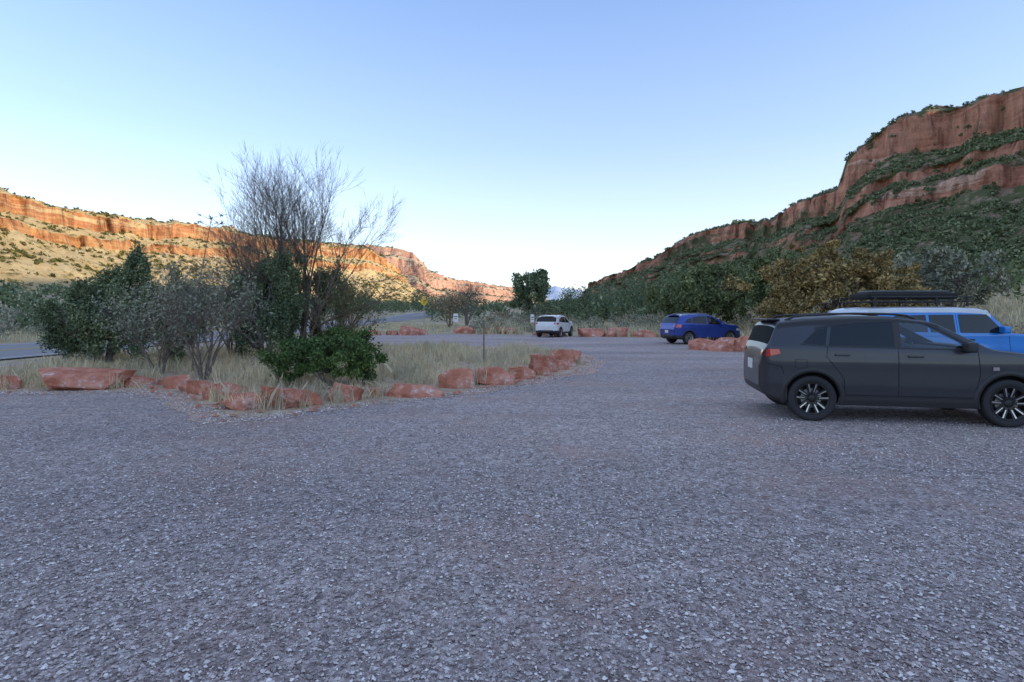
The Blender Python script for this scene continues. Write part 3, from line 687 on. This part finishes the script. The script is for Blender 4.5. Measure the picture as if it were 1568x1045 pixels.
# ---- dark grey compact SUV (near, right)
gp=paint("dark_grey_metallic",(.048,.052,.064),.5,.36,.45); bp=simple("black_roof_paint",(.015,.015,.018),.42)
P=dict(L=4.39,W=.915,r=.352,xr=.86,xf=3.50,
 top=[(0,.80),(.03,.95),(.08,1.10),(.14,1.17),(.33,1.50),(.42,1.555),(.8,1.60),(1.5,1.635),(2.1,1.625),(2.5,1.575),(2.62,1.545),(3.30,1.165),(3.42,1.13),(3.9,1.07),(4.2,.98),(4.33,.88),(4.39,.75)],
 bot=[(0,.52),(.06,.40),(.25,.31),(.6,.26),(3.8,.25),(4.2,.28),(4.33,.36),(4.39,.50)],
 belt=[(0,1.14),(.6,1.13),(2.9,1.085),(4.39,1.03)],
 plan=[(0,.58),(.04,.68),(.10,.77),(.20,.84),(.38,.885),(.7,.91),(1.4,.915),(3.2,.912),(3.8,.895),(4.1,.84),(4.28,.72),(4.39,.52)],
 roof=(.36,2.6),clad=(.42,.56),
 hole=[(2.09,1.165),(3.02,1.135),(2.99,1.20),(2.45,1.50),(2.10,1.535)],
 hole2=[(2.06,1.172),(3.7,1.172),(2.85,1.66),(2.66,1.515),(2.45,1.52),(2.06,1.555)])
rz=R(90-101.5)
c=Car("dark_grey_suv",origin_from_axle(4.64,8.80,rz,.86,.87),rz,P,gp,bp)
c.sidepanel("rear_door_window",[(1.10,1.17),(2.01,1.155)],[(1.16,1.46),(1.5,1.515),(2.01,1.53)],M_glass)
c.sidepanel("rear_quarter_window",[(.72,1.20),(1.05,1.175)],[(.94,1.41),(1.10,1.445)],M_glass)
c.sidepanel("front_door_window",[(2.09,1.163),(3.03,1.135)],[(2.10,1.535),(2.45,1.503),(3.0,1.19)],M_clear,.002)
c.sidepanel("b_pillar_trim",[(2.005,1.15),(2.095,1.15)],[(2.005,1.54),(2.105,1.54)],M_plas,.008,4)
c.sidepanel("window_line_trim",[(.70,1.188),(1.1,1.155),(3.06,1.12)],[(.70,1.205),(1.1,1.172),(3.05,1.137)],M_plas,.009,30,2)
c.sidepanel("window_top_trim",[(.92,1.42),(1.2,1.475),(1.5,1.515),(2.1,1.537),(2.47,1.502),(3.06,1.15)],[(.93,1.45),(1.2,1.505),(1.5,1.545),(2.1,1.560),(2.49,1.525),(3.09,1.16)],bp,.011,40,2)
c.toppanel("windscreen",2.64,3.29,.05,M_clear); c.toppanel("rear_window",.15,.31,.25,M_rglass)
c.sidepanel("tail_light",[(.10,.98),(.40,1.04)],[(.125,1.10),(.37,1.11)],M_red,.012)
c.toppanel("tail_light_inner",.055,.085,.05,M_red,.012,t1=.45)
c.sidepanel("sill_cladding",[(1.2,.26),(3.14,.26)],[(1.24,.40),(3.10,.40)],M_plas,.014)
c.sidepanel("rear_bumper_cladding",[(.10,.40),(.50,.30)],[(.06,.56),(.50,.54)],M_plas,.010)
c.sidepanel("front_bumper_cladding",[(3.93,.30),(4.25,.36)],[(3.93,.52),(4.28,.55)],M_plas,.010)
c.sidepanel("head_light",[(3.95,.90),(4.24,.86)],[(3.98,.98),(4.22,.94)],M_lens,.010)
c.flare(.86); c.flare(3.50)
c.seam("door_gap",[(2.05,1.15),(2.05,.42)]); c.seam("door_gap",[(3.1,1.10),(3.12,.75),(3.05,.42)]); c.seam("door_gap",[(1.08,1.17),(1.06,1.0),(1.30,.68),(1.32,.42)]); c.seam("door_gap",[(1.32,.42),(3.05,.42)])
c.seam("door_moulding",[(1.4,.55),(3.0,.53)],.03,gp,.008)
c.seam("bumper_gap",[(.12,.88),(.42,.84),(.45,.72)]); c.seam("fuel_flap",[(.62,.95),(.78,.95),(.78,.82),(.62,.82),(.62,.95)],.005)
c.handle(1.28,1.03,gp); c.handle(2.28,1.02,gp); c.mirrors(2.95,1.17,M_plas); c.rails(.55,2.45,.56)
c.wheels(0)
box("number_plate",(-.005,0,.82),(.02,.32,.16),M_plate,c.e,.004); box("rear_spoiler",(.36,0,1.565),(.2,1.08,.03),bp,c.e,.012)
for sd in(-1,1):
    box("front_seat_back",(1.98,sd*.36,1.2),(.14,.46,.5),M_int,c.e,.05,(0,R(-12),0)); box("head_rest",(2.10,sd*.36,1.39),(.09,.24,.14),M_int,c.e,.04)
lathe("steering_wheel",[(.19,0),(.175,.015),(.16,0),(.175,-.015),(.19,0)],M_int,c.e,(2.75,.36,1.16),24).rotation_euler=(0,0,R(70))
c.sidepanel("badge",[(3.28,.83),(3.36,.83)],[(3.28,.88),(3.36,.88)],M_chrome,.008,4,2)
# the tail is short and upright: close up the last 0.42 m of every part
for o in list(c.e.children):
    if o.type!='MESH': continue
    if o.location.length>1e-6:
        if o.location.x<.42: o.location.x=.14+o.location.x*(.28/.42)
        continue
    co_=np.empty(len(o.data.vertices)*3,dtype=np.float32); o.data.vertices.foreach_get("co",co_); co_=co_.reshape(-1,3)
    k_=co_[:,0]<.42; co_[k_,0]=.14+co_[k_,0]*(.28/.42); o.data.vertices.foreach_set("co",co_.ravel()); o.data.update()

# ---- bright blue off-road wagon with pale roof and roof rack
bb=paint("bright_blue_paint",(.02,.24,.72),.1,.3); wr=paint("white_roof_paint",(.66,.72,.78),0,.3)
P2=dict(L=4.67,W=.95,r=.40,xr=.95,xf=3.64,tumble=.22,
 top=[(0,.9),(.03,1.15),(.08,1.3),(.16,1.72),(.3,1.80),(.8,1.825),(2.0,1.83),(2.55,1.80),(2.66,1.77),(3.06,1.30),(3.15,1.265),(3.9,1.22),(4.45,1.16),(4.6,1.05),(4.67,.9)],
 bot=[(0,.6),(.1,.5),(.4,.42),(4.2,.42),(4.6,.5),(4.67,.6)], belt=[(0,1.27),(3,1.22),(4.67,1.12)],
 plan=[(0,.82),(.06,.88),(.2,.93),(.6,.95),(3.9,.95),(4.4,.90),(4.58,.80),(4.67,.66)],roof=(.1,2.72),clad=(.4,.66))
rz2=R(-1.5); c2=Car("blue_off_road_wagon",origin_from_axle(8.35,12.0,rz2,.95,.9),rz2,P2,bb,wr)
c2.sidepanel("roof_paint_side",[(.17,1.69),(2.68,1.69)],[(.20,1.745),(2.64,1.745)],wr,.004)
c2.sidepanel("quarter_window",[(.75,1.29),(1.35,1.275)],[(.70,1.62),(1.35,1.64)],M_glass,.010); c2.sidepanel("rear_side_window",[(1.42,1.275),(1.93,1.265)],[(1.42,1.64),(1.93,1.645)],M_glass,.010)
c2.sidepanel("front_side_window",[(2.03,1.265),(2.95,1.255)],[(2.03,1.65),(2.62,1.65)],M_glass,.010)
c2.toppanel("windscreen",2.71,3.03,.22,M_glass); c2.flare(.95,.09,.05); c2.flare(3.64,.09,.05)
c2.sidepanel("sill",[(1.35,.43),(3.2,.43)],[(1.4,.55),(3.17,.55)],M_plas,.02)
c2.seam("door_gap",[(1.98,1.65),(1.98,.55)]); c2.seam("door_gap",[(3.02,1.2),(3.04,.56)]); c2.mirrors(2.86,1.33,bb); c2.handle(2.2,1.12,M_plas); c2.wheels(0)
c2.sidepanel("head_light",[(4.42,.95),(4.6,.93)],[(4.42,1.05),(4.58,1.04)],M_lens,.01)
re=c2.e
for sd in(-1,1):
    box("rack_side_rail",(1.42,sd*.60,1.93),(2.1,.035,.035),M_blk,re,.01); box("rack_upper_rail",(1.42,sd*.62,2.03),(2.1,.03,.03),M_blk,re,.01)
    for x in(.45,1.1,1.75,2.4): box("rack_foot",(x,sd*.61,1.93),(.04,.028,.22),M_blk,re,.005)
for x in(.4,.75,1.1,1.45,1.8,2.15,2.44): box("rack_bar",(x,0,1.935),(.04,1.16,.025),M_blk,re,.006)
box("roof_gear_bag",(1.35,-.1,2.055),(1.95,.75,.14),M_int,re,.06); box("roof_board",(1.5,.12,2.16),(1.7,.6,.05),simple("board_shell",(.05,.07,.08),.3),re,.02)
lathe("spare_tyre",[(.2,-.1),(.36,-.11),(.39,-.05),(.39,.05),(.36,.11),(.2,.1),(0,.1)],M_tyre,re,(-.12,0,1.0),32).rotation_euler=(0,0,R(90))

def mid_suv(name,loc,rz,col,L=4.45,W=.91,Hh=1.64,style=1):
    k=L/4.45; q=Hh/1.64
    P=dict(L=L,W=W,r=.345,xr=.84*k,xf=3.48*k,tumble=.33,
     top=[(0,.78),(.03,.98),(.09,1.12*q),(.3*k,1.44*q),(.42*k,1.54*q),(.9*k,1.62*q),(1.6*k,1.64*q),(2.1*k,1.61*q),(2.45*k,1.53*q),(3.25*k,1.12*q),(3.4*k,1.08*q),(3.9*k,1.02*q),(4.25*k,.9),(4.38*k,.8),(L,.65)],
     bot=[(0,.48),(.08,.36),(.3,.27),(4.1*k,.25),(4.3*k,.30),(L,.42)], belt=[(0,1.10*q),(.7,1.08*q),(3,1.0*q),(L,.96*q)],
     plan=[(0,.66),(.05,.76),(.14,.83),(.35,.885),(.8,W),(3.5*k,W),(3.95*k,.86),(4.25*k,.74),(L,.46)],roof=(.4,2.4),clad=(.5,.5))
    c=Car(name,loc,rz,P,col)
    c.sidepanel("rear_door_window",[(1.05*k,1.12*q),(1.98*k,1.075*q)],[(1.13*k,1.45*q),(1.5*k,1.50*q),(1.98*k,1.505*q)],M_glass)
    c.sidepanel("quarter_window",[(.55*k,1.16*q),(1.0*k,1.125*q)],[(.80*k,1.36*q),(1.08*k,1.43*q)],M_glass)
    c.sidepanel("front_door_window",[(2.04*k,1.07*q),(2.98*k,1.04*q)],[(2.04*k,1.505*q),(2.35*k,1.465*q),(2.9*k,1.13*q)],M_glass)
    c.toppanel("windscreen",2.5*k,3.2*k,.2,M_glass); c.toppanel("rear_window",.11,.37*k,.22,M_glass)
    c.sidepanel("tail_light",[(.10,.90),(.42,.98)],[(.12,1.06*q),(.34,1.07*q)],M_red,.01); c.toppanel("tail_light_inner",.035,.085,.02,M_red,.012,t1=.42)
    c.sidepanel("sill_cladding",[(1.15*k,.27),(3.1*k,.27)],[(1.2*k,.38),(3.05*k,.38)],M_plas,.012); c.flare(P['xr'],.04,.01); c.flare(P['xf'],.04,.01)
    c.sidepanel("head_light",[(3.85*k,.76),(4.25*k,.70)],[(3.95*k,.88),(4.2*k,.82)],M_lens,.01)
    c.seam("door_gap",[(2.01*k,1.06*q),(2.01*k,.38)]); c.seam("door_gap",[(3.05*k,1.0*q),(3.03*k,.4)]); c.seam("door_gap",[(1.03*k,1.1*q),(1.25*k,.7),(1.25*k,.4)])
    c.handle(1.3*k,.95*q,col); c.handle(2.25*k,.93*q,col); c.mirrors(2.85*k,1.08*q,col); c.rails(.6,2.3*k,.56,.04,M_metal); c.wheels(style)
    box("number_plate",(-.012,0,.70),(.02,.32,.16),M_plate,c.e,.004); box("rear_bumper_insert",(.0,0,.46),(.05,1.2,.12),M_plas,c.e,.02); box("rear_spoiler",(.38*k,0,1.565*q),(.2,1.05,.035),col,c.e,.012)
    return c
rz=R(90-73); mid_suv("blue_suv",origin_from_axle(9.72,31.2,rz,.84,.9),rz,paint("deep_blue_paint",(.02,.06,.34),.4,.3),4.5,.92,1.69)
rz=R(90-24); mid_suv("white_suv",origin_from_axle(3.55,41.0,rz,.84,.9),rz,paint("white_car_paint",(.78,.79,.80),0,.35),4.25,.89,1.60)

# ------------------------------------------------------------ light, sky, camera
sun_dir=Vector((.93,-.36,0)).normalized(); EL=R(13.2)
sv=Vector((sun_dir.x*math.cos(EL),sun_dir.y*math.cos(EL),math.sin(EL)))
ld=bpy.data.lights.new("sun",'SUN'); ld.energy=5.0; ld.angle=R(.5); ld.color=(1,.80,.52)
lo=link(bpy.data.objects.new("sun",ld)); lo.rotation_euler=(-sv).to_track_quat('-Z','Y').to_euler(); lo.location=(60,-30,60)
w=bpy.data.worlds.new("World"); sc.world=w; w.use_nodes=True; nt=w.node_tree
bg=nt.nodes["Background"]; sk=nt.nodes.new("ShaderNodeTexSky"); sk.sky_type='NISHITA'; sk.sun_disc=False
sk.sun_elevation=EL; sk.sun_rotation=math.atan2(sv.x,sv.y); sk.altitude=1300; sk.air_density=1.0; sk.dust_density=.6; sk.ozone_density=1.5
# ramp added to the clear-sky model: pale horizon, unseen zenith brightened as fill
geo=nt.nodes.new("ShaderNodeTexCoord"); sep=nt.nodes.new("ShaderNodeSeparateXYZ"); nt.links.new(geo.outputs["Generated"],sep.inputs[0])
rp=nt.nodes.new("ShaderNodeValToRGB"); el=rp.color_ramp.elements
SKY_STOPS=[(0,(.80,.76,.82)),(.10,(.74,.75,.87)),(.28,(.43,.545,.85)),(.50,(.235,.37,.73)),(1,(.66,.68,.78))]
while len(el)<len(SKY_STOPS): el.new(.5)
for i,(p_,c_) in enumerate(SKY_STOPS): el[i].position=p_; el[i].color=(*c_,1)
nt.links.new(sep.outputs["Z"],rp.inputs[0])
a1=nt.nodes.new("ShaderNodeVectorMath"); a1.operation='SCALE'; nt.links.new(sk.outputs[0],a1.inputs[0]); a1.inputs["Scale"].default_value=1.15
a2=nt.nodes.new("ShaderNodeVectorMath"); a2.operation='SCALE'; nt.links.new(rp.outputs[0],a2.inputs[0]); a2.inputs["Scale"].default_value=5.0
a3=nt.nodes.new("ShaderNodeVectorMath"); a3.operation='ADD'; nt.links.new(a1.outputs[0],a3.inputs[0]); nt.links.new(a2.outputs[0],a3.inputs[1])
nt.links.new(a3.outputs[0],bg.inputs[0]); bg.inputs[1].default_value=.15
cam=bpy.data.cameras.new("camera"); co=link(bpy.data.objects.new("camera",cam)); co.location=(0,0,1.65); co.rotation_euler=(R(90),0,0)
cam.lens=20; cam.sensor_width=36; cam.shift_y=-.026; cam.clip_end=12000; cam.clip_start=.05
sc.camera=co
sc.view_settings.view_transform='Standard'; sc.view_settings.look='None'; sc.view_settings.exposure=0
